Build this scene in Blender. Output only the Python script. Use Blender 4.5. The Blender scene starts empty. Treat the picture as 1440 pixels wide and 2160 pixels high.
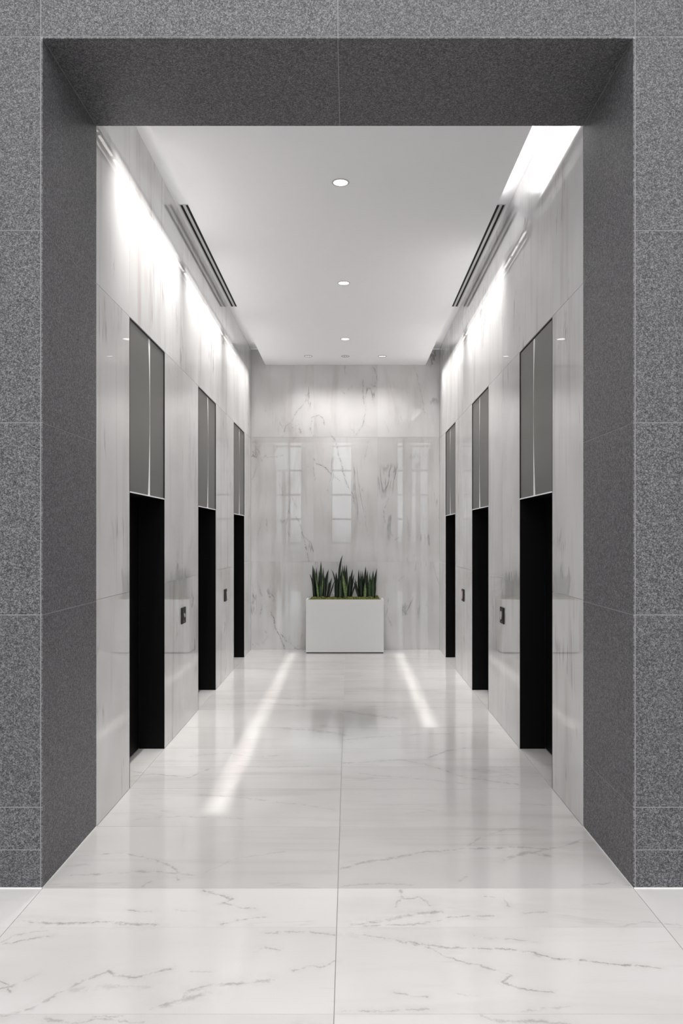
import bpy, bmesh, math, random
from mathutils import Vector, Matrix

random.seed(7)
scene = bpy.context.scene
COL = scene.collection

# ------------------------------------------------------------------ camera
# photograph frame 1440 x 2160; vanishing point of the corridor (735, 1134)
FPX, VX, VY, H = 1650.0, 735.0, 1134.0, 1.8
cam_d = bpy.data.cameras.new('camera')
cam_d.sensor_fit = 'AUTO'
cam_d.sensor_width = 36.0
cam_d.lens = 36.0 * FPX / 2160.0
cam_d.shift_x = (720.0 - VX) / 2160.0
cam_d.shift_y = (VY - 1080.0) / 2160.0
cam_d.clip_start = 0.05
cam = bpy.data.objects.new('camera', cam_d)
COL.objects.link(cam)
cam.location = (0, 0, H)
cam.rotation_euler = (math.pi / 2, 0, 0)
scene.camera = cam

# ------------------------------------------------------------------ colour management
scene.view_settings.view_transform = 'Standard'
scene.view_settings.look = 'None'
scene.view_settings.gamma = 1.0
scene.view_settings.use_curve_mapping = False
scene.view_settings.exposure = 0.12
try:
    scene.cycles.max_bounces = 7
    scene.cycles.diffuse_bounces = 5
    scene.cycles.glossy_bounces = 3
    scene.cycles.use_adaptive_sampling = True
    scene.cycles.adaptive_threshold = 0.02
    scene.cycles.sample_clamp_indirect = 40.0
    scene.cycles.caustics_reflective = False
    scene.cycles.caustics_refractive = False
except Exception:
    pass

# ------------------------------------------------------------------ world: pale overcast sky over a grey street
W = bpy.data.worlds.new('overcast_sky')
scene.world = W
W.use_nodes = True
wn, wl = W.node_tree.nodes, W.node_tree.links
wn.clear()
w_out = wn.new('ShaderNodeOutputWorld')
w_bg = wn.new('ShaderNodeBackground')
w_tc = wn.new('ShaderNodeTexCoord')
w_sep = wn.new('ShaderNodeSeparateXYZ')
w_rmp = wn.new('ShaderNodeValToRGB')
w_mr = wn.new('ShaderNodeMapRange')
wl.new(w_tc.outputs['Generated'], w_sep.inputs[0])
wl.new(w_sep.outputs['Z'], w_mr.inputs['Value'])
w_mr.inputs['From Min'].default_value = -1
wl.new(w_mr.outputs['Result'], w_rmp.inputs['Fac'])
e = w_rmp.color_ramp.elements
e[0].position = 0.49; e[0].color = (0.18, 0.18, 0.18, 1)
e[1].position = 0.51; e[1].color = (0.88, 0.95, 1.0, 1)
wl.new(w_rmp.outputs['Color'], w_bg.inputs['Color'])
w_bg.inputs['Strength'].default_value = 2.2
wl.new(w_bg.outputs[0], w_out.inputs[0])
try:
    W.cycles.sampling_method = 'NONE'
except Exception:
    pass


# ------------------------------------------------------------------ large area lights: unseen fill added under the lobby ceiling
def area_light(name, loc, sx, sy, power, color=(1, 1, 1), rot=(0, 0, 0), spread=180, parent=None):
    d = bpy.data.lights.new(name, 'AREA')
    d.shape = 'RECTANGLE'
    d.size, d.size_y, d.energy, d.color = sx, sy, power, color
    d.spread = math.radians(spread)
    o = bpy.data.objects.new(name, d)
    COL.objects.link(o)
    o.location = loc
    o.rotation_euler = rot
    if parent:
        o.parent = parent
        o.location = Vector(loc) - parent.location
    return o


LOBBY_Z, REAR_Y, FILL_Z = 9.6, -9.4, (6.45, 9.2)
area_light('lobby_top_fill', (0, -1.85, LOBBY_Z - 0.03), 11.0, 6.0, 660.0, (1.0, 0.975, 0.955))
# unseen frontal fill added high in the lobby's rear wall
FILL_X = [(-6.4, 6.4)]
for ca, cb in FILL_X:
    area_light('lobby_front_fill', ((ca + cb) / 2, REAR_Y - 0.12, sum(FILL_Z) / 2), cb - ca, FILL_Z[1] - FILL_Z[0], 600.0,
               (0.96, 0.98, 1.0), (math.pi / 2, 0, 0))

# ------------------------------------------------------------------ geometry constants (metres; x right, y into the corridor)
XL, XR, XC = -1.570, 1.460, -0.055          # corridor wall faces and floor centre joint
YF, YP, YB = 4.015, 4.870, 12.580           # granite front face, its back edge, end wall
ZH = 4.362                                  # portal head
ZC, ZCOVE = 4.576, 4.830                    # ceiling slab underside, cove top
SL, SR = -1.338, 1.238                      # slab edges
DOORS = [(5.607, 6.677), (8.170, 9.250), (10.700, 11.770)]
DH, TH = 2.130, 3.380                       # door head, transom head
NICHE = 0.215
JZ = [0.0, 1.412, 3.385, ZCOVE]             # marble panel courses


def px_floor(px, py):
    d = H * FPX / (py - VY)
    return Vector(((px - VX) * d / FPX, d, 0.0))


def px_at(px, py, d):
    return Vector(((px - VX) * d / FPX, d, H - (py - VY) * d / FPX))


# ------------------------------------------------------------------ materials
class NT:
    def __init__(self, name):
        self.m = bpy.data.materials.new(name)
        self.m.use_nodes = True
        self.n, self.l = self.m.node_tree.nodes, self.m.node_tree.links
        self.p = self.n['Principled BSDF']

    def link(self, a, b):
        self.l.new(a, b)

    def val(self, sock, v):
        if isinstance(v, bpy.types.NodeSocket):
            self.l.new(v, sock)
        else:
            sock.default_value = v

    def math(self, op, a, b=None, clamp=False):
        n = self.n.new('ShaderNodeMath'); n.operation = op; n.use_clamp = clamp
        self.val(n.inputs[0], a)
        if b is not None:
            self.val(n.inputs[1], b)
        return n.outputs[0]

    def vm(self, op, a, b=None, s=None):
        n = self.n.new('ShaderNodeVectorMath'); n.operation = op
        self.val(n.inputs[0], a)
        if b is not None:
            self.val(n.inputs[1], b)
        if s is not None:
            self.val(n.inputs['Scale'], s)
        return n.outputs['Value'] if op in ('DOT_PRODUCT', 'LENGTH') else n.outputs['Vector']

    def noise(self, vec, scale, detail=4, rough=0.55, dist=0.0, color=False):
        n = self.n.new('ShaderNodeTexNoise')
        self.l.new(vec, n.inputs['Vector'])
        n.inputs['Scale'].default_value = scale
        n.inputs['Detail'].default_value = detail
        n.inputs['Roughness'].default_value = rough
        n.inputs['Distortion'].default_value = dist
        return n.outputs['Color'] if color else n.outputs['Fac']

    def rng(self, v, a, b, c=0.0, d=1.0, smooth=True):
        n = self.n.new('ShaderNodeMapRange')
        n.interpolation_type = 'SMOOTHSTEP' if smooth else 'LINEAR'
        self.l.new(v, n.inputs['Value'])
        n.inputs['From Min'].default_value = a
        n.inputs['From Max'].default_value = b
        n.inputs['To Min'].default_value = c
        n.inputs['To Max'].default_value = d
        return n.outputs['Result']

    def mix(self, fac, a, b):
        n = self.n.new('ShaderNodeMix'); n.data_type = 'RGBA'
        self.val(n.inputs['Factor'], fac)
        for s, v in ((n.inputs[6], a), (n.inputs[7], b)):
            if isinstance(v, bpy.types.NodeSocket):
                self.l.new(v, s)
            else:
                s.default_value = (*v, 1.0)
        return n.outputs[2]

    def position(self):
        return self.n.new('ShaderNodeNewGeometry').outputs['Position']

    def bump(self, h, strength, distance=0.002):
        n = self.n.new('ShaderNodeBump')
        n.inputs['Strength'].default_value = strength
        n.inputs['Distance'].default_value = distance
        self.l.new(h, n.inputs['Height'])
        self.l.new(n.outputs['Normal'], self.p.inputs['Normal'])


def plain(name, color, rough=0.5, metal=0.0, spec=0.5, grain=0.0, emit=None, es=0.0):
    t = NT(name)
    pos = t.position()
    f = t.noise(pos, 9.0, 4)
    dark = tuple(c * (1 - grain) for c in color)
    t.link(t.mix(f, color, dark), t.p.inputs['Base Color'])
    t.p.inputs['Roughness'].default_value = rough
    t.p.inputs['Metallic'].default_value = metal
    t.p.inputs['Specular IOR Level'].default_value = spec
    if emit:
        t.p.inputs['Emission Color'].default_value = (*emit, 1)
        t.p.inputs['Emission Strength'].default_value = es
        try:
            t.m.cycles.emission_sampling = 'NONE'
        except Exception:
            pass
    return t.m


def marble(name, base, tint, stretch, streak, vein, rough, veins=(), flat=(1, 1, 1), vein_col=(0.30, 0.28, 0.27), ior=1.5):
    """polished marble: cloudy body, streaks drawn out along the slab, broken hairline veins, and a few single veins"""
    t = NT(name)
    pos = t.position()
    oi = t.n.new('ShaderNodeObjectInfo')
    rnd = t.n.new('ShaderNodeCombineXYZ')
    for k, f in enumerate((17.0, 9.0, 23.0)):
        t.link(t.math('MULTIPLY', oi.outputs['Random'], f), rnd.inputs[k])
    p = t.vm('ADD', pos, rnd.outputs[0])
    ps = t.vm('MULTIPLY', p, tuple(stretch))
    cloud = t.noise(p, 1.1, 2)
    col = t.mix(t.rng(cloud, 0.35, 0.7), base, tint)
    st = t.noise(ps, 1.0, 4, 0.6, 0.4)
    stf = t.math('MULTIPLY', t.rng(st, 0.50, 0.78), streak)
    col = t.mix(stf, col, (0.42, 0.385, 0.36))
    fine = t.noise(t.vm('MULTIPLY', ps, (3.1, 3.1, 3.1)), 1.0, 3, 0.65)
    col = t.mix(t.math('MULTIPLY', t.rng(fine, 0.55, 0.8), streak * 0.5), col, (0.5, 0.47, 0.46))
    v = t.noise(t.vm('MULTIPLY', ps, (0.42, 0.42, 0.42)), 1.0, 6, 0.62, 1.3)
    v = t.math('ABSOLUTE', t.math('SUBTRACT', v, 0.5))
    v = t.rng(v, 0.0, 0.016, 1.0, 0.0)
    mask = t.rng(t.noise(p, 1.7, 3), 0.52, 0.68)
    hair = t.math('MULTIPLY', t.math('MULTIPLY', v, mask), vein)
    if veins:
        # jagged distortion of the vein lines
        d1 = t.vm('SUBTRACT', t.noise(pos, 5.0, 2, color=True), (0.5, 0.5, 0.5))
        d2 = t.vm('SUBTRACT', t.noise(pos, 26.0, 4, 0.7, color=True), (0.5, 0.5, 0.5))
        d1 = t.vm('SCALE', d1, s=0.05)
        d2 = t.vm('SCALE', d2, s=0.05)
        q = t.vm('ADD', pos, t.vm('MULTIPLY', t.vm('ADD', d1, d2), flat))
        brk = t.rng(t.noise(pos, 14.0, 4, 0.7), 0.38, 0.60, 0.08, 1.0)
        tot = None
        for pts, w, s in veins:
            dm = None
            for a, b in zip(pts[:-1], pts[1:]):
                ba = b - a
                k = ba / max(ba.length_squared, 1e-9)
                pa = t.vm('SUBTRACT', q, tuple(a))
                hh = t.math('ADD', t.vm('DOT_PRODUCT', pa, tuple(k)), 0.0, clamp=True)
                n = t.n.new('ShaderNodeVectorMath'); n.operation = 'SCALE'
                n.inputs[0].default_value = tuple(ba)
                t.link(hh, n.inputs['Scale'])
                dd = t.vm('LENGTH', t.vm('SUBTRACT', pa, n.outputs['Vector']))
                dm = dd if dm is None else t.math('MINIMUM', dm, dd)
            core = t.math('MULTIPLY', t.rng(dm, 0.0, w, 1.0, 0.0), s)
            halo = t.math('MULTIPLY', t.rng(dm, 0.0, w * 5, 1.0, 0.0), s * 0.16)
            one = t.math('MAXIMUM', core, halo)
            tot = one if tot is None else t.math('MAXIMUM', tot, one)
        hair = t.math('MAXIMUM', hair, t.math('MULTIPLY', tot, brk))
    col = t.mix(hair, col, vein_col)
    t.link(col, t.p.inputs['Base Color'])
    t.p.inputs['Roughness'].default_value = rough
    t.p.inputs['IOR'].default_value = ior
    return t.m


def granite(name):
    t = NT(name)
    pos = t.position()
    vo = t.n.new('ShaderNodeTexVoronoi')
    t.link(pos, vo.inputs['Vector'])
    vo.inputs['Scale'].default_value = 230.0
    sep = t.n.new('ShaderNodeSeparateColor')
    t.link(vo.outputs['Color'], sep.inputs[0])
    vo2 = t.n.new('ShaderNodeTexVoronoi')
    t.link(pos, vo2.inputs['Vector'])
    vo2.inputs['Scale'].default_value = 95.0
    sep2 = t.n.new('ShaderNodeSeparateColor')
    t.link(vo2.outputs['Color'], sep2.inputs[0])
    patch = t.noise(pos, 60.0, 4, 0.7)
    s = t.math('ADD', t.math('MULTIPLY', sep.outputs[0], 0.55), t.math('MULTIPLY', patch, 0.55))
    s = t.math('ADD', s, t.math('MULTIPLY', sep2.outputs[1], 0.18))
    r = t.n.new('ShaderNodeValToRGB')
    t.link(s, r.inputs['Fac'])
    cr = r.color_ramp
    cr.elements[0].position = 0.28; cr.elements[0].color = (0.014, 0.014, 0.016, 1)
    cr.elements[1].position = 0.92; cr.elements[1].color = (0.23, 0.23, 0.24, 1)
    m = cr.elements.new(0.50); m.color = (0.066, 0.065, 0.071, 1)
    m = cr.elements.new(0.70); m.color = (0.110, 0.109, 0.115, 1)
    oi = t.n.new('ShaderNodeObjectInfo')
    col = t.mix(t.math('MULTIPLY', oi.outputs['Random'], 0.16), r.outputs['Color'], (0.065, 0.065, 0.07))
    t.link(col, t.p.inputs['Base Color'])
    t.p.inputs['Roughness'].default_value = 0.48
    t.p.inputs['Specular IOR Level'].default_value = 0.35
    t.bump(s, 0.25, 0.0015)
    return t.m


M = {}
M['granite'] = granite('flamed_grey_granite')
M['granite_grout'] = plain('granite_grout', (0.30, 0.30, 0.31), 0.8, grain=0.15)
M['white_grout'] = plain('white_grout', (0.52, 0.51, 0.50), 0.8, grain=0.1)
M['floor_grout'] = plain('floor_grout', (0.36, 0.345, 0.33), 0.8, grain=0.15)
M['plaster'] = plain('white_ceiling_paint', (0.92, 0.92, 0.937), 0.75, spec=0.25, grain=0.02)
M['black_metal'] = plain('black_door_metal', (0.0028, 0.0027, 0.0034), 0.5, spec=0.10, grain=0.1)
M['black_trim'] = plain('black_trim', (0.006, 0.006, 0.007), 0.5, spec=0.2)
M['glint_trim'] = plain('painted_glint_and_trim', (0.95, 0.95, 0.95), 0.2, spec=0.8)  # white for the painted transom reflection and the real edge trim
M['lobby_wall'] = plain('lobby_wall_paint', (0.62, 0.61, 0.60), 0.7, spec=0.25, grain=0.03)
M['mullion'] = plain('bronze_mullion', (0.10, 0.10, 0.10), 0.4, metal=0.6)
M['caulk'] = plain('white_caulk', (0.8, 0.79, 0.78), 0.6)
M['planter'] = plain('white_planter_lacquer', (0.76, 0.76, 0.75), 0.35, grain=0.02)
M['plinth'] = plain('planter_plinth', (0.03, 0.03, 0.03), 0.7)
M['lamp_trim'] = plain('lamp_trim_ring', (0.55, 0.55, 0.55), 0.35, metal=0.3)
M['lamp_glow'] = plain('lamp_lens', (1, 1, 1), 0.5, emit=(1.0, 0.97, 0.95), es=1.8)
M['lamp_reflector'] = plain('lamp_reflector', (0.42, 0.42, 0.42), 0.3, metal=0.5)
M['cove_body'] = plain('cove_fixture_body', (0.45, 0.45, 0.44), 0.45, metal=0.4)
M['cove_glow'] = plain('cove_lens', (1, 1, 1), 0.5, emit=(1.0, 0.975, 0.92), es=0.9)
M['beam_shield'] = plain('added_beam_shield', (0.28, 0.28, 0.28), 0.6, spec=0.2)
M['slot_black'] = plain('diffuser_slot', (0.008, 0.008, 0.008), 0.6, spec=0.2)
M['slot_white'] = plain('diffuser_bar', (0.62, 0.62, 0.61), 0.5)
M['plate'] = plain('call_plate', (0.012, 0.011, 0.011), 0.5, spec=0.2)
M['pink_lens'] = plain('pink_call_lens', (0.50, 0.36, 0.35), 0.3)
M['button'] = plain('call_button', (0.55, 0.55, 0.55), 0.25, metal=0.8)


def steel():
    t = NT('brushed_dark_steel')
    pos = t.position()
    b = t.noise(t.vm('MULTIPLY', pos, (240.0, 240.0, 1.5)), 1.0, 3)
    g = t.noise(t.vm('MULTIPLY', pos, (0.3, 0.3, 1.1)), 1.0, 2)
    c = t.mix(t.rng(g, 0.3, 0.7), (0.155, 0.151, 0.145), (0.20, 0.195, 0.19))
    c = t.mix(t.math('MULTIPLY', b, 0.25), c, (0.14, 0.138, 0.135))
    t.link(c, t.p.inputs['Base Color'])
    t.p.inputs['Metallic'].default_value = 0.85
    t.p.inputs['Roughness'].default_value = 0.42
    return t.m


M['steel'] = steel()

WALL_BASE, WALL_TINT = (0.61, 0.605, 0.608), (0.53, 0.522, 0.52)
SIDE_STRETCH = (4.2, 4.2, 0.42)
M['side_marble'] = marble('side_wall_marble', WALL_BASE, WALL_TINT, SIDE_STRETCH, 0.74, 0.85, 0.01, ior=1.75)
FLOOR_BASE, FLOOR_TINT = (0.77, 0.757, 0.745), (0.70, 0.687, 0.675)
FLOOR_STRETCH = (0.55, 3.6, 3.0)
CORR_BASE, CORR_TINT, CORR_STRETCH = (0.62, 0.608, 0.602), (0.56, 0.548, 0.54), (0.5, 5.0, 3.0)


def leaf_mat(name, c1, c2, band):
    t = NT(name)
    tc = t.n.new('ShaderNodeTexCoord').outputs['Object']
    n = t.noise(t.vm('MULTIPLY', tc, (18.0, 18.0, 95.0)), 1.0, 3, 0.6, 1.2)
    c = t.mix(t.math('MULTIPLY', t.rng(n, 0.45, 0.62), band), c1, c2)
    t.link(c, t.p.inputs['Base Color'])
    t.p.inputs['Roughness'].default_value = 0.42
    return t.m


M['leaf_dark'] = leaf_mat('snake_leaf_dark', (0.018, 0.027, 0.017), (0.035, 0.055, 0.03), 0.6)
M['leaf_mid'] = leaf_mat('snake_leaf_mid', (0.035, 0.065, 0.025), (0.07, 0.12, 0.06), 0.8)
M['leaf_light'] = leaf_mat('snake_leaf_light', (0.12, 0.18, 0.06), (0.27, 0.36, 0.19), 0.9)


# ------------------------------------------------------------------ mesh helpers
def link_mesh(name, verts, faces, mat, parent=None, center=None, smooth=False):
    """verts in world coordinates; the object's origin goes to `center` (default: middle of the bounds)"""
    vs = [Vector(v) for v in verts]
    if center is None:
        lo = Vector([min(v[k] for v in vs) for k in range(3)])
        hi = Vector([max(v[k] for v in vs) for k in range(3)])
        center = (lo + hi) / 2
    center = Vector(center)
    me = bpy.data.meshes.new(name)
    me.from_pydata([tuple(v - center) for v in vs], [], faces)
    bm = bmesh.new(); bm.from_mesh(me)
    bmesh.ops.recalc_face_normals(bm, faces=bm.faces)
    bm.to_mesh(me); bm.free()
    if smooth:
        for poly in me.polygons:
            poly.use_smooth = True
    me.materials.append(mat)
    o = bpy.data.objects.new(name, me)
    COL.objects.link(o)
    off = Vector((0, 0, 0))
    q = parent
    while q is not None:
        off += q.location
        q = q.parent
    o.parent = parent
    o.location = center - off
    return o


BOXF = [(0, 1, 3, 2), (4, 6, 7, 5), (0, 4, 5, 1), (2, 3, 7, 6), (0, 2, 6, 4), (1, 5, 7, 3)]


def box_vf(b):
    x0, x1, y0, y1, z0, z1 = b
    return [(x, y, z) for x in (x0, x1) for y in (y0, y1) for z in (z0, z1)], BOXF


def boxes(name, bs, mat, parent=None, center=None):
    V, F = [], []
    for b in bs:
        v, f = box_vf(b)
        k = len(V)
        V += v
        F += [tuple(i + k for i in q) for q in f]
    return link_mesh(name, V, F, mat, parent, center)


def box(name, x0, x1, y0, y1, z0, z1, mat, parent=None, bevel=0.0):
    o = boxes(name, [(x0, x1, y0, y1, z0, z1)], mat, parent)
    if bevel:
        bm = bmesh.new(); bm.from_mesh(o.data)
        bmesh.ops.bevel(bm, geom=list(bm.edges), offset=bevel, segments=2, affect='EDGES', profile=0.6)
        bm.to_mesh(o.data); bm.free()
    return o


def empty(name, loc):
    o = bpy.data.objects.new(name, None)
    o.empty_display_size = 0.1
    o.location = loc
    COL.objects.link(o)
    return o


def tag(o, label=None, cat=None, group=None, kind=None):
    if label: o['label'] = label
    if cat: o['category'] = cat
    if group: o['group'] = group
    if kind: o['kind'] = kind
    return o


def disc_vf(cx, cy, z, r, n=28):
    return [(cx + r * math.cos(2 * math.pi * i / n), cy + r * math.sin(2 * math.pi * i / n), z) for i in range(n)]


def ring_mesh(name, cx, cy, prof, mat, parent, n=28, smooth=True):
    """lathe about a vertical axis: prof = [(r, z), ...]"""
    V, F = [], []
    for r, z in prof:
        V += disc_vf(cx, cy, z, r, n)
    for k in range(len(prof) - 1):
        for i in range(n):
            j = (i + 1) % n
            F.append((k * n + i, k * n + j, (k + 1) * n + j, (k + 1) * n + i))
    return link_mesh(name, V, F, mat, parent, smooth=smooth)


GAP = 0.0016      # half of a joint
GG = 0.0023       # half of a granite joint


# ------------------------------------------------------------------ floor
def overlaps(pts, x0, x1, y0, y1, m=0.06):
    return (min(p.x for p in pts) < x1 + m and max(p.x for p in pts) > x0 - m and
            min(p.y for p in pts) < y1 + m and max(p.y for p in pts) > y0 - m)


FV = [  # single veins of the floor, traced in photograph pixels: points, half width in metres, strength
    ([(0, 1992), (40, 1984), (107, 1974)], .010, .8), ([(0, 1986), (30, 1970), (100, 1960)], .010, .5),
    ([(0, 2082), (30, 2076), (75, 2060)], .010, .8), ([(0, 2068), (14, 2075), (20, 2090)], .008, .8),
    ([(0, 2142), (70, 2126), (130, 2090), (180, 2067), (225, 2050)], .014, .55),
    ([(225, 2048), (240, 2060), (290, 2061), (355, 2042)], .013, .75),
    ([(150, 2088), (250, 2080), (330, 2086)], .030, .32),
    ([(322, 2130), (350, 2118), (385, 2110), (400, 2086), (440, 2080), (490, 2076), (570, 2068)], .018, .65),
    ([(330, 2128), (400, 2105), (448, 2087)], .030, .55),
    ([(560, 1968), (640, 1964), (705, 1972)], .009, .6), ([(535, 2009), (560, 2000), (590, 2003)], .012, .6),
    ([(615, 2046), (660, 2036), (675, 2042), (705, 2026)], .010, .55), ([(400, 2049), (450, 2048)], .006, .3),
    ([(95, 2145), (150, 2156), (230, 2150), (300, 2158)], .012, .6), ([(190, 2146), (260, 2143)], .008, .5),
    ([(745, 1970), (840, 1983), (905, 1997), (955, 2020), (1000, 2034), (1035, 2046), (1075, 2058)], .011, .75),
    ([(1075, 2058), (1062, 2074), (1085, 2082), (1130, 2092), (1165, 2092)], .010, .7),
    ([(840, 1985), (960, 1998), (1080, 2003), (1180, 2021), (1300, 2032), (1390, 2044)], .011, .85),
    ([(1000, 1975), (1080, 1980), (1132, 1987)], .009, .5), ([(1090, 2010), (1150, 2018), (1220, 2030)], .008, .4),
    ([(835, 2096), (870, 2103), (898, 2104)], .010, .6), ([(950, 2097), (1008, 2100)], .006, .35),
    ([(720, 2134), (800, 2135), (900, 2130)], .010, .55), ([(1085, 2132), (1140, 2128), (1200, 2122)], .010, .4),
    ([(1020, 2142), (1040, 2156), (1110, 2152), (1200, 2158)], .016, .6),
    ([(430, 1877), (465, 1890), (490, 1897)], .012, .75), ([(490, 1897), (470, 1906), (510, 1918), (535, 1917)], .013, .8),
    ([(48, 1940), (110, 1948), (200, 1945), (330, 1951)], .016, .75), ([(270, 1920), (300, 1924), (320, 1922)], .010, .6),
    ([(465, 1948), (520, 1938), (558, 1934)], .012, .65), ([(370, 1920), (415, 1922)], .007, .4),
    ([(843, 1878), (850, 1895), (885, 1893), (900, 1900), (908, 1910)], .012, .7), ([(835, 1915), (846, 1893)], .012, .5),
    ([(745, 1950), (800, 1942), (850, 1932), (930, 1922)], .020, .7), ([(770, 1952), (900, 1946), (950, 1934), (1040, 1931)], .013, .7),
    ([(1020, 1890), (1060, 1895), (1075, 1912)], .010, .55), ([(1100, 1926), (1150, 1925)], .008, .45),
    ([(1310, 1955), (1360, 1945), (1440, 1952)], .012, .4),
    ([(720, 1832), (765, 1820), (820, 1812), (880, 1798), (960, 1791), (1080, 1787), (1160, 1793)], .022, .7),
    ([(1065, 1812), (1110, 1798), (1160, 1808)], .030, .65), ([(1120, 1800), (1185, 1786), (1225, 1772)], .018, .6),
    ([(985, 1785), (1010, 1767), (1060, 1750), (1120, 1745)], .016, .5), ([(720, 1868), (800, 1862), (870, 1866)], .014, .6),
    ([(1230, 1868), (1300, 1862), (1330, 1868)], .012, .5), ([(970, 1858), (985, 1846)], .012, .4),
    ([(210, 1803), (260, 1800), (315, 1812)], .014, .6), ([(300, 1806), (350, 1822), (370, 1836), (376, 1855)], .014, .65),
    ([(150, 1846), (230, 1843), (300, 1838), (410, 1846)], .015, .6), ([(140, 1828), (200, 1822)], .03, .3),
    ([(430, 1840), (500, 1810), (600, 1796)], .012, .3), ([(300, 1870), (315, 1862)], .014, .6),
    ([(290, 1728), (380, 1722), (520, 1728)], .012, .45), ([(420, 1676), (520, 1684), (640, 1698), (700, 1708)], .014, .5),
    ([(240, 1640), (330, 1632), (400, 1640), (440, 1622)], .020, .6), ([(270, 1625), (300, 1630)], .03, .5),
    ([(723, 1561), (780, 1555), (900, 1548), (1040, 1545)], .022, .55), ([(902, 1598), (940, 1585), (980, 1578)], .024, .65),
    ([(723, 1610), (850, 1603), (910, 1615), (980, 1640), (1090, 1655)], .018, .6),
    ([(760, 1632), (900, 1645), (1000, 1655)], .016, .4), ([(600, 1536), (660, 1540), (722, 1550)], .075, .45),
    ([(726, 1500), (780, 1508), (830, 1515)], .10, .42), ([(480, 1486), (560, 1483), (640, 1490)], .028, .5),
    ([(560, 1470), (640, 1476), (700, 1472)], .03, .35), ([(400, 1596), (470, 1588), (540, 1598), (600, 1592)], .018, .4),
    ([(500, 1615), (580, 1620), (650, 1616)], .015, .35), ([(1090, 1695), (1180, 1700)], .015, .35),
]
FV = [([px_floor(*p) for p in pts], w, s) for pts, w, s in FV]

fl = boxes('floor', [(-7.2, 7.2, REAR_Y, YP, -0.30, -0.0025), (XL - NICHE - 0.02, XR + NICHE + 0.02, YP, YB + 0.1, -0.30, -0.0025)],
           M['floor_grout'])
tag(fl, 'polished white marble floor of large grey veined tiles', 'floor', kind='structure')
M['floor_plain'] = marble('floor_marble', FLOOR_BASE, FLOOR_TINT, FLOOR_STRETCH, 0.24, 0.22, 0.11)
tile_no = 0


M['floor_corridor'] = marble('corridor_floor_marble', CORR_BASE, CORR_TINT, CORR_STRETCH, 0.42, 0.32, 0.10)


def floor_tile(x0, x1, y0, y1):
    global tile_no
    tile_no += 1
    lobby = y1 <= YF + 0.01
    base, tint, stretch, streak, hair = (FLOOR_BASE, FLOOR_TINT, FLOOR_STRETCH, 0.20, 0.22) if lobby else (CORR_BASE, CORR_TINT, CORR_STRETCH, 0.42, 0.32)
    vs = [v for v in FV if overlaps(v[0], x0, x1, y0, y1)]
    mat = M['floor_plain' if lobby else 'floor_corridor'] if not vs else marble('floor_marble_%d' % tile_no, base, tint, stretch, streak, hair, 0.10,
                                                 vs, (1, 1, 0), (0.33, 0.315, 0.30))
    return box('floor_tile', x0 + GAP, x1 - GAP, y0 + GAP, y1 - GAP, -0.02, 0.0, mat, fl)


lob_x = [-4.62, -3.09, XL, XC, XR, 2.98, 4.51]
lob_y = [-1.00, -0.34, 0.32, 0.98, 1.64, 2.295, 2.955, 3.613, YF]
for a, b in zip(lob_x[:-1], lob_x[1:]):
    for c, d in zip(lob_y[:-1], lob_y[1:]):
        floor_tile(a, b, c, d)
cor_y = [YF, YP]
for i, (a, b) in enumerate(DOORS):
    cor_y += [a, (a + b) / 2, b]
    if i < 2:
        cor_y.append((b + DOORS[i + 1][0]) / 2)
cor_y.append(YB)
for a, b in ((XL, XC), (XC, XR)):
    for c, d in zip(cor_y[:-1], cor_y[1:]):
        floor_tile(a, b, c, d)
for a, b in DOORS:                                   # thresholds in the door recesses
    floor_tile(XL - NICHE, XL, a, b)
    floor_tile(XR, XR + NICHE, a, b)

# ------------------------------------------------------------------ granite front wall with the portal
wf = boxes('wall_front', [
    (-7.0, XL - 0.0012, YF + 0.0012, YP, 0, LOBBY_Z), (XR + 0.0012, 7.0, YF + 0.0012, YP, 0, LOBBY_Z),
    (XL - 0.0012, XR + 0.0012, YF + 0.0012, YP, ZH + 0.0012, LOBBY_Z)], M['granite_grout'])
tag(wf, 'speckled dark grey granite wall with a tall square portal', 'wall', kind='structure')
gz = [0.0, 0.197, 0.416, 1.403, 2.390, 3.377, ZH, 5.35, 6.34]
edge = 0.010
for xs in ([-4.62, -3.09, XL - edge], [XR + edge, 2.98, 4.51]):
    for a, b in zip(xs[:-1], xs[1:]):
        for c, d in zip(gz[:6], gz[1:7]):
            box('granite_panel', a + GG, b - GG, YF, YF + 0.02, c + GG, d + edge * (d == ZH) - GG, M['granite'], wf)
for a, b in zip([-4.62, -3.09, XL - edge, XC, XR + edge, 2.98], [-3.09, XL - edge, XC, XR + edge, 2.98, 4.51]):
    for c, d in zip(gz[6:8], gz[7:]):
        box('granite_panel', a + GG, b - GG, YF, YF + 0.02, c + edge * (c == ZH) + GG, d - GG, M['granite'], wf)
rz = [0.0, 0.416, 1.403, 2.390, 3.377, ZH]
for c, d in zip(rz[:-1], rz[1:]):
    box('granite_panel', XL - edge + GG, XL, YF, YP - 0.002, c + GG, d - GG, M['granite'], wf)
    box('granite_panel', XR, XR + edge - GG, YF, YP - 0.002, c + GG, d - GG, M['granite'], wf)
for a, b in ((XL, XC), (XC, XR)):
    box('granite_panel', a + GG, b - GG, YF, YP - 0.002, ZH, ZH + edge - GG, M['granite'], wf)

for b_ in ((-4.62, XL - 0.003, YF - 0.003, YF, 0, 0.005), (XR + 0.003, 4.51, YF - 0.003, YF, 0, 0.005),
           (XL, XL + 0.003, YF, YP, 0, 0.005), (XR - 0.003, XR, YF, YP, 0, 0.005)):
    tag(box('caulk_line', *b_, M['caulk'], wf), 'thin white sealant bead')

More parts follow.
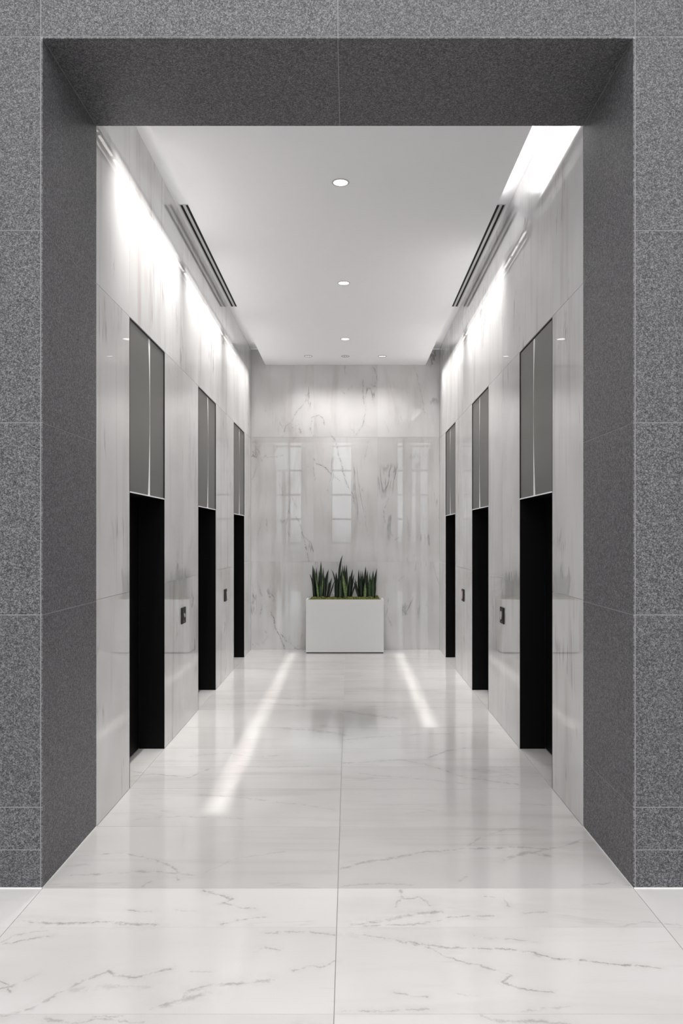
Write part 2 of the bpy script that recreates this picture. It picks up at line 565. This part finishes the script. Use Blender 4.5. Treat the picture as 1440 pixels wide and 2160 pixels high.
# ------------------------------------------------------------------ marble side walls
ycols = [YP + 0.003]
for i, (a, b) in enumerate(DOORS):
    ycols += [a, b]
    if i < 2:
        ycols.append((b + DOORS[i + 1][0]) / 2)
ycols.append(YB)
door_spans = [(a, b) for a, b in DOORS]


def side_wall(name, face, sgn, label):
    """face: x of the polished face; sgn: outward direction of the wall's body (-1 left, +1 right)"""
    t = 0.02

    def xr(d0, d1):
        a, b = face + sgn * d0, face + sgn * d1
        return (min(a, b), max(a, b))
    bs = []
    back = xr(0.0025, NICHE + 0.10)
    piers = [(YP, DOORS[0][0]), (DOORS[0][1], DOORS[1][0]), (DOORS[1][1], DOORS[2][0]), (DOORS[2][1], YB)]
    for a, b in piers:
        bs.append((*back, a + (0.003 if a > YP else 0.001), b - (0.003 if b < YB else 0), 0, TH))
    bs.append((*back, YP + 0.001, YB, TH + 0.003, ZCOVE))
    bk = xr(NICHE + 0.06, NICHE + 0.10)
    for a, b in DOORS:
        bs.append((*bk, a + 0.003, b - 0.003, 0, TH + 0.003))
    w = boxes(name, bs, M['white_grout'])
    tag(w, label, 'wall', kind='structure')
    pt = xr(0, t)
    for a, b in zip(ycols[:-1], ycols[1:]):
        for r in range(3):
            if (a, b) in door_spans and r < 2:
                continue
            z0, z1 = JZ[r], JZ[r + 1]
            box('marble_panel', *pt, a + GAP * 0.8, b - GAP * 0.8, z0 + GAP * 0.8, z1 - GAP * 0.8, M['side_marble'], w)
    return w


side_wall('wall_left', XL, -1, 'polished white marble wall with grazing light and elevator openings beside diffuser slots')
side_wall('wall_right', XR, +1, 'polished white marble wall below the brightly lit cove end, with elevator openings')

# ------------------------------------------------------------------ end wall
BV = [
    ([(697, 915), (707, 930), (711, 945), (715, 962), (722, 990), (730, 1018), (744, 1043), (746, 1066)], .008, .85),
    ([(662, 968), (668, 978), (678, 982), (690, 990), (700, 1002), (714, 1013)], .009, .9),
    ([(788, 775), (796, 800), (790, 815), (783, 812)], .012, .55), ([(766, 800), (764, 830), (771, 862), (766, 895), (752, 917)], .010, .6),
    ([(740, 905), (752, 915)], .007, .4), ([(722, 825), (728, 832), (736, 820)], .010, .35),
    ([(595, 922), (602, 900), (615, 890), (626, 868), (645, 845), (648, 830)], .010, .5),
    ([(612, 905), (628, 895), (634, 915)], .022, .55), ([(655, 905), (658, 880), (672, 876), (682, 884), (684, 896)], .009, .6),
    ([(652, 900), (660, 920)], .010, .5), ([(660, 985), (664, 1012)], .006, .45), ([(590, 1022), (597, 1046)], .007, .5),
    ([(590, 890), (596, 902)], .006, .4), ([(557, 850), (561, 868)], .007, .4),
    ([(532, 930), (545, 950), (552, 972), (560, 960)], .010, .45), ([(540, 985), (532, 1010)], .010, .4),
    ([(560, 965), (580, 965), (598, 960)], .008, .35),
    ([(624, 1090), (632, 1105), (640, 1132), (648, 1165), (652, 1185)], .009, .75), ([(638, 1128), (650, 1140), (658, 1147)], .007, .6),
    ([(605, 1118), (612, 1132)], .009, .5), ([(562, 1095), (563, 1118)], .009, .45), ([(552, 1095), (545, 1125)], .010, .35),
    ([(757, 1022), (763, 1035), (765, 1028)], .007, .55), ([(820, 1052), (808, 1075), (812, 1100), (827, 1130)], .008, .5),
    ([(770, 1070), (772, 1110), (776, 1130)], .007, .3), ([(832, 1140), (845, 1132)], .010, .4), ([(858, 1090), (864, 1130)], .009, .35),
    ([(800, 1010), (830, 1035)], .006, .25), ([(776, 930), (770, 965)], .012, .25),
    ([(570, 1290), (578, 1306), (580, 1325), (590, 1342), (596, 1356), (601, 1370)], .008, .9),
    ([(592, 1338), (606, 1353), (616, 1358), (622, 1368), (630, 1369)], .009, .85), ([(560, 1332), (566, 1345)], .008, .6),
    ([(547, 1235), (551, 1258)], .009, .6), ([(552, 1278), (548, 1298)], .011, .5), ([(532, 1358), (540, 1364)], .006, .4),
    ([(818, 1265), (815, 1300), (826, 1320)], .007, .5), ([(912, 1185), (920, 1215), (930, 1245)], .010, .45),
    ([(840, 1225), (852, 1215)], .007, .35), ([(880, 800), (890, 840), (895, 870)], .010, .35), ([(872, 770), (882, 800)], .012, .3),
    ([(812, 890), (820, 910)], .010, .3), ([(845, 880), (852, 902)], .007, .25),
]
BV = [([px_at(x, y, YB) for x, y in pts], w, s) for pts, w, s in BV]
wb = boxes('wall_back', [(XL - 0.33, XR + 0.33, YB + 0.0025, YB + 0.22, 0, ZCOVE)], M['white_grout'])
tag(wb, 'polished white marble end wall with dark cracks behind the planter', 'wall', kind='structure')
bx = [XL, -0.562, 0.463, XR]
k = 0
for a, b in zip(bx[:-1], bx[1:]):
    for r in range(3):
        z0, z1 = JZ[r] + (0.03 if r == 2 else 0) , JZ[r + 1] + (0.03 if r == 1 else 0)
        vs = [v for v in BV if min(p.x for p in v[0]) < b + .05 and max(p.x for p in v[0]) > a - .05 and
              min(p.z for p in v[0]) < z1 + .05 and max(p.z for p in v[0]) > z0 - .05]
        k += 1
        m = marble('end_wall_marble_%d' % k, (0.655, 0.65, 0.653), (0.57, 0.563, 0.562), (3.2, 3.2, 0.55), 0.55, 0.60, 0.01,
                   vs, (1, 0, 1), (0.10, 0.095, 0.10), ior=1.7)
        box('marble_panel', a + GAP * .8, b - GAP * .8, YB, YB + 0.02, z0 + GAP * .8, z1 - GAP * .8, m, wb)

# ------------------------------------------------------------------ ceiling slab and cove
ce = boxes('ceiling', [
    (SL, SR, YP + 0.001, YB - 0.002, ZC, ZCOVE + 0.05),
    (XL - 0.3, SL, YP + 0.001, YB - 0.002, ZCOVE, ZCOVE + 0.05),
    (SR, XR + 0.3, YP + 0.001, YB - 0.002, ZCOVE, ZCOVE + 0.05)], M['plaster'])
tag(ce, 'smooth white dropped ceiling with an open cove along each wall', 'ceiling', kind='structure')

# ------------------------------------------------------------------ lobby behind the camera
lw = boxes('wall_lobby_left', [(-7.2, -7.0, REAR_Y, YP, 0, LOBBY_Z)], M['lobby_wall'])
tag(lw, 'plain pale lobby wall left of the portal', 'wall', kind='structure')
lw = boxes('wall_lobby_right', [(7.0, 7.2, REAR_Y, YP, 0, LOBBY_Z)], M['lobby_wall'])
tag(lw, 'plain pale lobby wall right of the portal', 'wall', kind='structure')
lc = boxes('ceiling_lobby', [(-7.2, 7.2, REAR_Y, YP, LOBBY_Z, LOBBY_Z + 0.2)], M['plaster'])
tag(lc, 'plain white lobby ceiling before the portal', 'ceiling', kind='structure')
wins = [(-5.6, -4.5), (-3.2, -2.05), (-0.77, 0.17), (2.12, 3.2), (4.5, 5.6)]
xs = [-7.2] + [v for w in wins for v in w] + [7.2]
piers = [(xs[i], xs[i + 1], REAR_Y - 0.3, REAR_Y, 0, LOBBY_Z) for i in range(0, len(xs), 2)]
piers = [(a, b, c, d, e_, 6.1) for a, b, c, d, e_, f_ in piers]
cx = [-7.2] + [v for w in FILL_X for v in w] + [7.2]
piers += [(cx[i], cx[i + 1], REAR_Y - 0.3, REAR_Y, FILL_Z[0], FILL_Z[1]) for i in range(0, len(cx), 2)]
piers += [(-7.2, 7.2, REAR_Y - 0.3, REAR_Y, 6.1, FILL_Z[0]), (-7.2, 7.2, REAR_Y - 0.3, REAR_Y, FILL_Z[1], LOBBY_Z)]
piers +=  [(a, b, REAR_Y - 0.3, REAR_Y, 0, 0.12) for a, b in wins]
wr = boxes('wall_rear', piers, M['lobby_wall'])
tag(wr, 'lobby wall with tall windows, facing the portal', 'wall', kind='structure')
for i, (a, b) in enumerate(wins):
    bs = [(a, a + 0.05, REAR_Y - 0.2, REAR_Y - 0.1, 0.12, 6.1), (b - 0.05, b, REAR_Y - 0.2, REAR_Y - 0.1, 0.12, 6.1)]
    bs += [(a, b, REAR_Y - 0.2, REAR_Y - 0.1, z - 0.04, z + 0.04) for z in (0.16, 0.5, 1.55, 2.62, 3.70, 4.77, 5.85)]
    wnd = boxes('window_%d' % (i + 1), bs, M['mullion'])
    tag(wnd, 'tall lobby window frame with crossbars, facing the portal', 'window', 'lobby windows', 'structure')


# ------------------------------------------------------------------ elevator doorways
def doorway(n, y0, y1, face, sgn, label, group):
    root = tag(empty('door_%d' % n, (face, (y0 + y1) / 2, 0)), label, 'elevator door', group, 'structure')

    def xr(d0, d1):
        a, b = face + sgn * d0, face + sgn * d1
        return (min(a, b), max(a, b))
    j = 0.010
    full = xr(0.0, NICHE)
    # recess linings
    box('jamb', *full, y0, y0 + j, 0.0005, DH, M['black_metal'], root)
    box('jamb', *full, y1 - j, y1, 0.0005, DH, M['black_metal'], root)
    box('head', *xr(0.006, NICHE), y0 + j, y1 - j, DH, DH + 0.012, M['black_metal'], root)
    # two sliding leaves
    ym = (y0 + y1) / 2
    lx = xr(NICHE + 0.002, NICHE + 0.035)
    box('door_leaf', *lx, y0 + 0.005, ym - 0.002, 0.008, DH + 0.01, M['black_metal'], root)
    box('door_leaf', *lx, ym + 0.002, y1 - 0.005, 0.008, DH + 0.01, M['black_metal'], root)
    # steel transom of two sheets; white strip paints a reflection, tapered by bowed edge
    z0, z1 = DH + 0.004, TH - 0.010
    a, b = y0 + 0.010, y1 - 0.012
    ys = a + (b - a) * 0.565
    N = 20
    V, F = [], []
    for i in range(N + 1):
        u = i / N
        bow = abs(2 * u - 1.04)
        ye = ys - 0.012 - 0.052 * bow ** 1.8
        z = z0 + (z1 - z0) * u
        for xx in xr(0.0045, 0.012):
            V += [(xx, a, z), (xx, ye, z)]
    for i in range(N):
        p, q = i * 4, i * 4 + 4
        F += [(p, p + 1, q + 1, q), (p + 2, q + 2, q + 3, p + 3), (p, q, q + 2, p + 2), (p + 1, p + 3, q + 3, q + 1)]
    F += [(0, 2, 3, 1), (N * 4, N * 4 + 1, N * 4 + 3, N * 4 + 2)]
    link_mesh('transom_panel', V, F, M['steel'], root)
    box('transom_panel', *xr(0.005, 0.012), ys, b, z0, z1, M['steel'], root)
    tag(box('transom_glint', *xr(0.0058, 0.0115), ys - 0.075, ys + 0.002, z0, z1, M['glint_trim'], root), 'white strip painted as a reflection')
    box('transom_backing', *xr(0.019, 0.03), y0 + 0.001, y1 - 0.001, DH + 0.013, TH, M['black_trim'], root)
    boxes('frame', [(*xr(-0.001, 0.018), y0 - 0.001, y0 + 0.008, DH, TH), (*xr(-0.001, 0.018), y1 - 0.010, y1 + 0.001, DH, TH),
                    (*xr(-0.001, 0.018), y0 + 0.008, y1 - 0.010, TH - 0.008, TH + 0.001)], M['black_trim'], root)
    box('edge_strip', *xr(-0.001, 0.005), y0 + 0.008, y1 - 0.010, DH - 0.006, DH + 0.003, M['glint_trim'], root)


DL = ['black elevator doorway under a steel transom, next to the portal',
      'black elevator doorway under a steel transom, middle of its wall',
      'black elevator doorway under a steel transom, next to the end wall']
DS = {-1: ', opposite the glaring cove end', 1: ', on the glaring cove side'}
DG = ['elevator doorways next to the portal', 'middle elevator doorways', 'elevator doorways by the end wall']
n = 0
for (face, sgn) in ((XL, -1), (XR, 1)):
    for i, (a, b) in enumerate(DOORS):
        n += 1
        doorway(n, a, b, face, sgn, DL[i] + DS[sgn], DG[i])


# ------------------------------------------------------------------ hall call plates
def call_plate(y, z, face, sgn, label, ry, rz_, oy, mat):
    root = tag(empty('call_plate', (face, y, z)), label, 'call button', 'hall call plates')

    def xr(d0, d1):
        a, b = face - sgn * d0, face - sgn * d1
        return (min(a, b), max(a, b))
    box('plate', *xr(0.0, 0.012), y - 0.082, y + 0.082, z - 0.076, z + 0.076, M['plate'], root, bevel=0.003)
    for sc_, dep, nm, mt in ((1.3, 0.015, 'button_ring', 'plinth'), (1.0, 0.019, 'button', mat)):
        V, F, N = [], [], 24
        for d in (0.010, dep):
            V += [(face - sgn * d, y + oy + ry * sc_ * math.cos(2 * math.pi * i / N), z + rz_ * sc_ * math.sin(2 * math.pi * i / N)) for i in range(N)]
        F = [tuple(range(N)), tuple(range(N, 2 * N))] + [(i, (i + 1) % N, N + (i + 1) % N, N + i) for i in range(N)]
        link_mesh(nm, V, F, M[mt], root)
    box('key_switch', *xr(0.010, 0.014), y - 0.006, y + 0.006, z - 0.062, z - 0.050, M['cove_body'], root)
    return root


call_plate(7.415, 1.063, XL, -1, 'black call plate with a small steel button, on the pier facing the pale oval button', 0.020, 0.020, 0.0, 'button')
call_plate(9.955, 1.068, XL, -1, 'small black call plate with a pale upright bar, beside the middle elevator doorway', 0.018, 0.046, 0.028, 'button')
call_plate(7.415, 1.063, XR, 1, 'black call plate with a large pale oval button, beside the middle elevator doorway', 0.034, 0.042, 0.0, 'button')
call_plate(9.955, 1.068, XR, 1, 'small black call plate with a pinkish lens, between two elevator doorways', 0.034, 0.050, 0.0, 'pink_lens')


# ------------------------------------------------------------------ recessed downlights
def downlight(cx, cy, r, lit, power, label, group):
    root = tag(empty('recessed_downlight', (cx, cy, ZC)), label, 'ceiling light', group)
    z = ZC
    ring_mesh('trim_ring', cx, cy, [(r, z - 0.0005), (r - 0.004, z - 0.004), (r - 0.012, z - 0.004), (r - 0.014, z - 0.001)], M['lamp_trim'], root)
    n = 28
    if lit is True:
        V = disc_vf(cx, cy, z - 0.002, r - 0.013, n)
        link_mesh('lens', V, [tuple(range(n))], M['lamp_glow'], root)
    else:
        V = disc_vf(cx, cy, z - 0.0016, r - 0.013, n)
        link_mesh('reflector', V, [tuple(range(n))], M['lamp_reflector'], root)
        for dx, rr in ((-0.032, lit), (0.0, lit * 1.2), (0.032, lit)):
            V = disc_vf(cx + dx, cy, z - 0.0024, rr, 14)
            link_mesh('lamp', V, [tuple(range(14))], M['lamp_glow'], root)
    d = bpy.data.lights.new('downlight_beam', 'SPOT')
    d.energy, d.spot_size, d.spot_blend, d.shadow_soft_size, d.color = power, math.radians(105 if lit is True else 112), 0.9, 0.05, (1.0, 0.97, 0.94)
    o = bpy.data.objects.new('downlight_beam', d)
    COL.objects.link(o)
    o.parent = root
    o.location = (0, 0, -0.02)
    if lit is not True:                      # adjustable lamps aimed at the end wall
        o.rotation_euler = (math.radians(10), 0, 0)


downlight(-0.063, 6.115, 0.070, True, 44, 'round white downlight alone on the ceiling nearest the portal', None)
downlight(-0.053, 8.53, 0.070, True, 55, 'round white downlight between the ends of the ceiling diffuser slots', None)
downlight(-0.047, 10.93, 0.070, True, 100, 'lit round downlight just in front of the row of three', None)
downlight(-0.617, 11.97, 0.068, 0.012, 42, 'faint round downlight ending the row of three, over the cracked side of the end wall', None)
downlight(-0.050, 11.97, 0.068, 0.008, 42, 'dimmest round downlight, the middle one of the row of three by the end wall', None)
downlight(0.515, 11.97, 0.068, 0.017, 42, 'brightest round downlight of the row of three, opposite the faint end one', None)


# ------------------------------------------------------------------ linear diffusers in the cove top
def diffuser(xa, xb, y0, y1, label):
    root = tag(empty('linear_diffuser', ((xa + xb) / 2, (y0 + y1) / 2, ZCOVE)), label, 'air diffuser', 'linear air diffusers')
    z = ZCOVE
    w = xb - xa
    box('frame', xa - 0.012, xb + 0.012, y0 - 0.012, y1 + 0.012, z - 0.003, z, M['slot_white'], root)
    s = w * 0.30
    box('slot', xa, xa + s, y0, y1, z - 0.0045, z - 0.001, M['slot_black'], root)
    box('slot', xb - s, xb, y0, y1, z - 0.0045, z - 0.001, M['slot_black'], root)
    box('blade', xa + w * 0.42, xb - w * 0.42, y0, y1, z - 0.006, z - 0.001, M['slot_white'], root)


diffuser(-1.532, -1.462, 7.12, 10.24, 'two slot linear air diffuser over the cove opposite the glaring one')
diffuser(1.352, 1.420, 7.12, 10.24, 'two slot linear air diffuser behind the glaring end of the cove')


# ------------------------------------------------------------------ cove grazers
def cove_light(x, y0, y1, z, sgn, power, streak, up, label, group, streak_span=None):
    """sgn: direction towards the wall"""
    root = tag(empty('cove_light', (x, (y0 + y1) / 2, z)), label, 'cove light', group)
    box('housing', x - 0.016, x + 0.016, y0, y1, z - 0.012, z + 0.012, M['cove_body'], root)
    nseg = max(1, int((y1 - y0) / 0.30))
    L = (y1 - y0) / nseg
    zz = (z + 0.012, z + 0.016) if up else (z - 0.016, z - 0.012)
    for i in range(nseg):
        box('lens', x - 0.010, x + 0.010, y0 + i * L + 0.03, y0 + (i + 1) * L - 0.03, *zz, M['cove_glow'], root)
    for f in (0.1, 0.9):
        yb = y0 + f * (y1 - y0)
        box('bracket', min(x, x - sgn * 0.024), max(x, x - sgn * 0.024), yb - 0.01, yb + 0.01, z - 0.004, z + 0.004, M['cove_body'], root)
    if not up:
        xb_ = sorted((x - sgn * 0.0155, x - sgn * 0.019))
        box('beam_shield', *xb_, y0, y1, ZC + 0.03, z + 0.012, M['beam_shield'], root)  # shield added to keep the beam off the slab edge
    ym = (y0 + y1) / 2
    if up:
        area_light('cove_beam', (x, ym, z + 0.02), 0.03, y1 - y0, power, (1.0, 0.985, 0.95), (math.pi, 0, 0), 150, root)
        return
    # beam towards the wall: area light looks along -z; tilt about y
    area_light('cove_beam', (x, ym, z - 0.02), 0.02, y1 - y0 - 0.1, power, (1.0, 0.985, 0.955),
               (0, -sgn * math.radians(11), 0), 62, root)
    if streak:
        ya, yb = streak_span
        area_light('floor_streak_fill', (x, (ya + yb) / 2, z - 0.02), 0.02, yb - ya, streak, (1.0, 0.97, 0.90), (0, sgn * math.radians(5.9), 0), 3, root)  # narrow beam added to draw the bright streak on the floor
        area_light('cove_top_fill', (x, (ya + yb) / 2, z + 0.02), 0.02, yb - ya, 2.2 * (yb - ya) / 7.0, (1.0, 0.985, 0.955), (math.pi, 0, 0), 170, root)  # fill added to brighten the cove top and upper wall


CX_L, CX_R = SL - 0.024, SR + 0.024
cove_light(CX_L, 5.2, 7.3, 4.68, -1, 21, 1.8, False, 'slim cove light bar by the granite portal, grazing down the marble wall', None, (5.1, 12.2))
cove_light(CX_L, 7.5, 9.7, 4.68, -1, 20, 0, False, 'slim cove light bar above the middle doorway, opposite the glaring cove end', 'cove light bars above the middle doorways')
cove_light(CX_L, 9.9, 12.3, 4.68, -1, 20, 0, False, 'slim cove light bar above the doorway by the end wall, opposite the glaring cove end', 'cove light bars by the end wall')
cove_light(CX_R, 4.95, 6.85, 4.70, 1, 3.2, 0, True, 'cove light bar by the portal glaring upwards into the cove', None)
cove_light(CX_R, 7.3, 9.7, 4.68, 1, 20, 1.4, False, 'slim cove light bar above the middle doorway, in line with the glaring cove end', 'cove light bars above the middle doorways', (7.4, 12.2))
cove_light(CX_R, 9.9, 12.3, 4.68, 1, 22, 0, False, 'slim cove light bar above the doorway by the end wall, on the glaring cove side', 'cove light bars by the end wall')

# ------------------------------------------------------------------ planter
PX0, PX1, PY0, PY1, PZ = -0.664, 0.546, 12.17, 12.555, 0.835
pl = tag(empty('planter', ((PX0 + PX1) / 2, (PY0 + PY1) / 2, 0)), 'rectangular white planter box standing before the marble end wall', 'planter')
t = 0.03
bs = [(PX0, PX1, PY0, PY0 + t, 0.016, PZ), (PX0, PX1, PY1 - t, PY1, 0.016, PZ), (PX0, PX0 + t, PY0 + t, PY1 - t, 0.016, PZ),
      (PX1 - t, PX1, PY0 + t, PY1 - t, 0.016, PZ), (PX0 + t, PX1 - t, PY0 + t, PY1 - t, 0.016, 0.05)]
body = boxes('box_body', bs, M['planter'], pl)
bm = bmesh.new(); bm.from_mesh(body.data)
bmesh.ops.bevel(bm, geom=[e_ for e_ in bm.edges if all(v.co.z > PZ / 2 - 0.45 + 0.4 for v in e_.verts)], offset=0.004, segments=2, affect='EDGES')
bm.to_mesh(body.data); bm.free()
box('plinth', PX0 + 0.008, PX1 - 0.008, PY0 + 0.008, PY1 - 0.008, 0.0, 0.016, M['plinth'], pl)
tag(box('soil', PX0 + t, PX1 - t, PY0 + t, PY1 - t, 0.70, 0.785, M['plinth'], pl), 'dark planting soil')

# moss: lumpy cover, uncountable
tm = NT('sheet_moss')
pm = tm.position()
mc = tm.mix(tm.rng(tm.noise(pm, 60.0, 4), 0.35, 0.65), (0.028, 0.032, 0.006), (0.17, 0.17, 0.03))
tm.link(mc, tm.p.inputs['Base Color'])
tm.p.inputs['Roughness'].default_value = 0.9
mx0, mx1, my0, my1 = PX0 + t + .002, PX1 - t - .002, PY0 + t + .002, PY1 - t - .002
nx, ny = 110, 34
from mathutils import noise as mnoise
V, F = [], []
for i in range(nx + 1):
    for j_ in range(ny + 1):
        x = mx0 + (mx1 - mx0) * i / nx
        y = my0 + (my1 - my0) * j_ / ny
        hgt = 0.5 + 0.5 * mnoise.noise(Vector((x * 9, y * 9, 0.3)))
        hgt2 = 0.5 + 0.5 * mnoise.noise(Vector((x * 42, y * 42, 2.3)))
        edge_f = min(1.0, min(x - mx0, mx1 - x) / 0.05, min(y - my0, my1 - y) / 0.05)
        V.append((x, y, 0.795 + 0.010 + edge_f * (0.070 * hgt + 0.026 * hgt2 + 0.006 * random.random())))
for i in range(nx):
    for j_ in range(ny):
        p = i * (ny + 1) + j_
        F.append((p, p + 1, p + ny + 2, p + ny + 1))
moss = link_mesh('moss', V, F, tm.m)
tag(moss, 'lumpy olive green moss covering the top of the white planter', 'moss', kind='stuff')

# ------------------------------------------------------------------ snake plants
D_PL = 12.34


def leaf(parent, b, tip, w, mat, mid=None, dy=0.0, twist=0.0):
    """blade from base px to tip px (photograph pixels at the plant's depth), width in px"""
    d = D_PL + dy
    A, T = px_at(b[0], b[1], d), px_at(tip[0], tip[1], d + random.uniform(-0.03, 0.03))
    Q = px_at(mid[0], mid[1], d) if mid else (A + T) / 2 + Vector((random.uniform(-.006, .006), random.uniform(-.02, .02), 0))
    if mid is None and abs(T.x - A.x) > 0.04:
        Q.x = A.x + (T.x - A.x) * 0.40
    wid = w * d / FPX
    N = 12
    V, F = [], []
    for i in range(N + 1):
        u = i / N
        # curve through A, Q, T
        c = A * (2 * (u - .5) * (u - 1)) + Q * (-4 * u * (u - 1)) + T * (2 * u * (u - .5))
        prof = (0.62 + 0.38 * math.sin(min(u / 0.5, 1) * math.pi / 2)) * (1.0 if u < 0.5 else max(0.02, 1 - ((u - .5) / .5) ** 1.7))
        hw = wid * prof / 2
        ang = twist + 0.5 * twist * u
        ex = Vector((math.cos(ang), math.sin(ang), 0)) * hw
        ey = Vector((-math.sin(ang), math.cos(ang), 0)) * hw * 0.45
        th = Vector((0, 0.003 * prof + 0.0008, 0))
        V += [c - ex, c + ey * 0.8, c + ex, c + ey * 0.8 + th + th]
    for i in range(N):
        p, q = i * 4, i * 4 + 4
        for k_ in range(4):
            k2 = (k_ + 1) % 4
            F.append((p + k_, p + k2, q + k2, q + k_))
    F += [(0, 1, 2, 3), (N * 4 + 3, N * 4 + 2, N * 4 + 1, N * 4)]
    return link_mesh('leaf', V, F, mat, parent, smooth=True)


def z1p(x, y):
    return (640 + x / 16.0, 1160 + y / 16.0)


def z2p(x, y):
    return (725 + x / 16.0, 1160 + y / 16.0)


PLANTS = [
    ('snake plant clump at the planter end nearer the dark floor-level cracks in the marble', z1p, 1690, [
        (360, 310, 510, 100, 'dark', None, .05), (400, 300, 690, 120, 'dark', None, .02), (520, 345, 580, 76, 'mid', None, -.04), (470, 440, 580, 62, 'dark', None, .06),
        (540, 520, 660, 80, 'dark', None, .01), (590, 590, 370, 100, 'mid', None, .03), (630, 670, 580, 66, 'dark', None, .05),
        (690, 815, 690, 120, 'dark', None, -.02), (720, 848, 640, 66, 'dark', None, .04), (570, 650, 900, 56, 'light', None, -.07),
        (380, 190, 820, 36, 'dark', (275, 1010), 0), (800, 955, 940, 84, 'dark', None, .03), (840, 1060, 1010, 40, 'dark', (950, 1330), .0),
        (500, 420, 1000, 60, 'light', None, -.08), (640, 600, 760, 90, 'dark', None, .0), (450, 380, 900, 90, 'dark', None, .0),
        (720, 700, 860, 90, 'dark', None, -.03), (600, 560, 1130, 70, 'mid', None, -.08), (810, 865, 1040, 60, 'dark', None, .02)]),
    ('middle snake plant clump with one tall leaf bent at its tip', z1p, 1690, [
        (1090, 1100, 745, 100, 'dark', None, .02), (1085, 920, 650, 46, 'dark', (1055, 1010), .0), (1200, 1325, 170, 66, 'dark', (1212, 720), .03),
        (1250, 1290, 640, 90, 'dark', None, .05), (1390, 1310, 480, 76, 'dark', None, .05), (1440, 1310, 780, 110, 'light', None, -.06),
        (1390, 1380, 500, 90, 'dark', None, .03), (1460, 1450, 490, 80, 'dark', None, .05), (1510, 1660, 650, 90, 'dark', None, .02),
        (1560, 1710, 790, 70, 'dark', None, .03), (1590, 1825, 1030, 50, 'dark', (1690, 1320), -.02), (1430, 1475, 1140, 66, 'light', None, -.08),
        (1150, 1170, 900, 100, 'dark', None, -.03), (1300, 1270, 880, 100, 'dark', None, -.02), (1520, 1560, 860, 100, 'dark', None, -.02),
        (1220, 1240, 1010, 90, 'mid', None, -.07)]),
    ('snake plant clump with pale banded short leaves, at planter end away from the cracks', z2p, 1690, [
        (520, 330, 1050, 66, 'dark', (420, 1330), -.02), (560, 365, 950, 46, 'dark', (440, 1270), .0), (560, 500, 650, 90, 'dark', None, .04),
        (600, 570, 680, 66, 'dark', None, .05), (650, 625, 690, 66, 'dark', None, .03), (700, 735, 550, 100, 'dark', None, .05),
        (760, 805, 680, 66, 'dark', None, .04), (830, 885, 730, 50, 'mid', None, .05), (700, 710, 1110, 90, 'light', None, -.08),
        (870, 870, 950, 130, 'mid', None, -.05), (960, 990, 690, 96, 'mid', None, .0), (980, 1115, 625, 90, 'dark', None, .03),
        (1010, 1068, 1020, 70, 'dark', None, .02), (900, 905, 870, 90, 'dark', None, .0), (620, 600, 880, 110, 'dark', None, -.02),
        (780, 760, 860, 110, 'dark', None, -.01), (960, 950, 1050, 120, 'mid', None, -.06)]),
]
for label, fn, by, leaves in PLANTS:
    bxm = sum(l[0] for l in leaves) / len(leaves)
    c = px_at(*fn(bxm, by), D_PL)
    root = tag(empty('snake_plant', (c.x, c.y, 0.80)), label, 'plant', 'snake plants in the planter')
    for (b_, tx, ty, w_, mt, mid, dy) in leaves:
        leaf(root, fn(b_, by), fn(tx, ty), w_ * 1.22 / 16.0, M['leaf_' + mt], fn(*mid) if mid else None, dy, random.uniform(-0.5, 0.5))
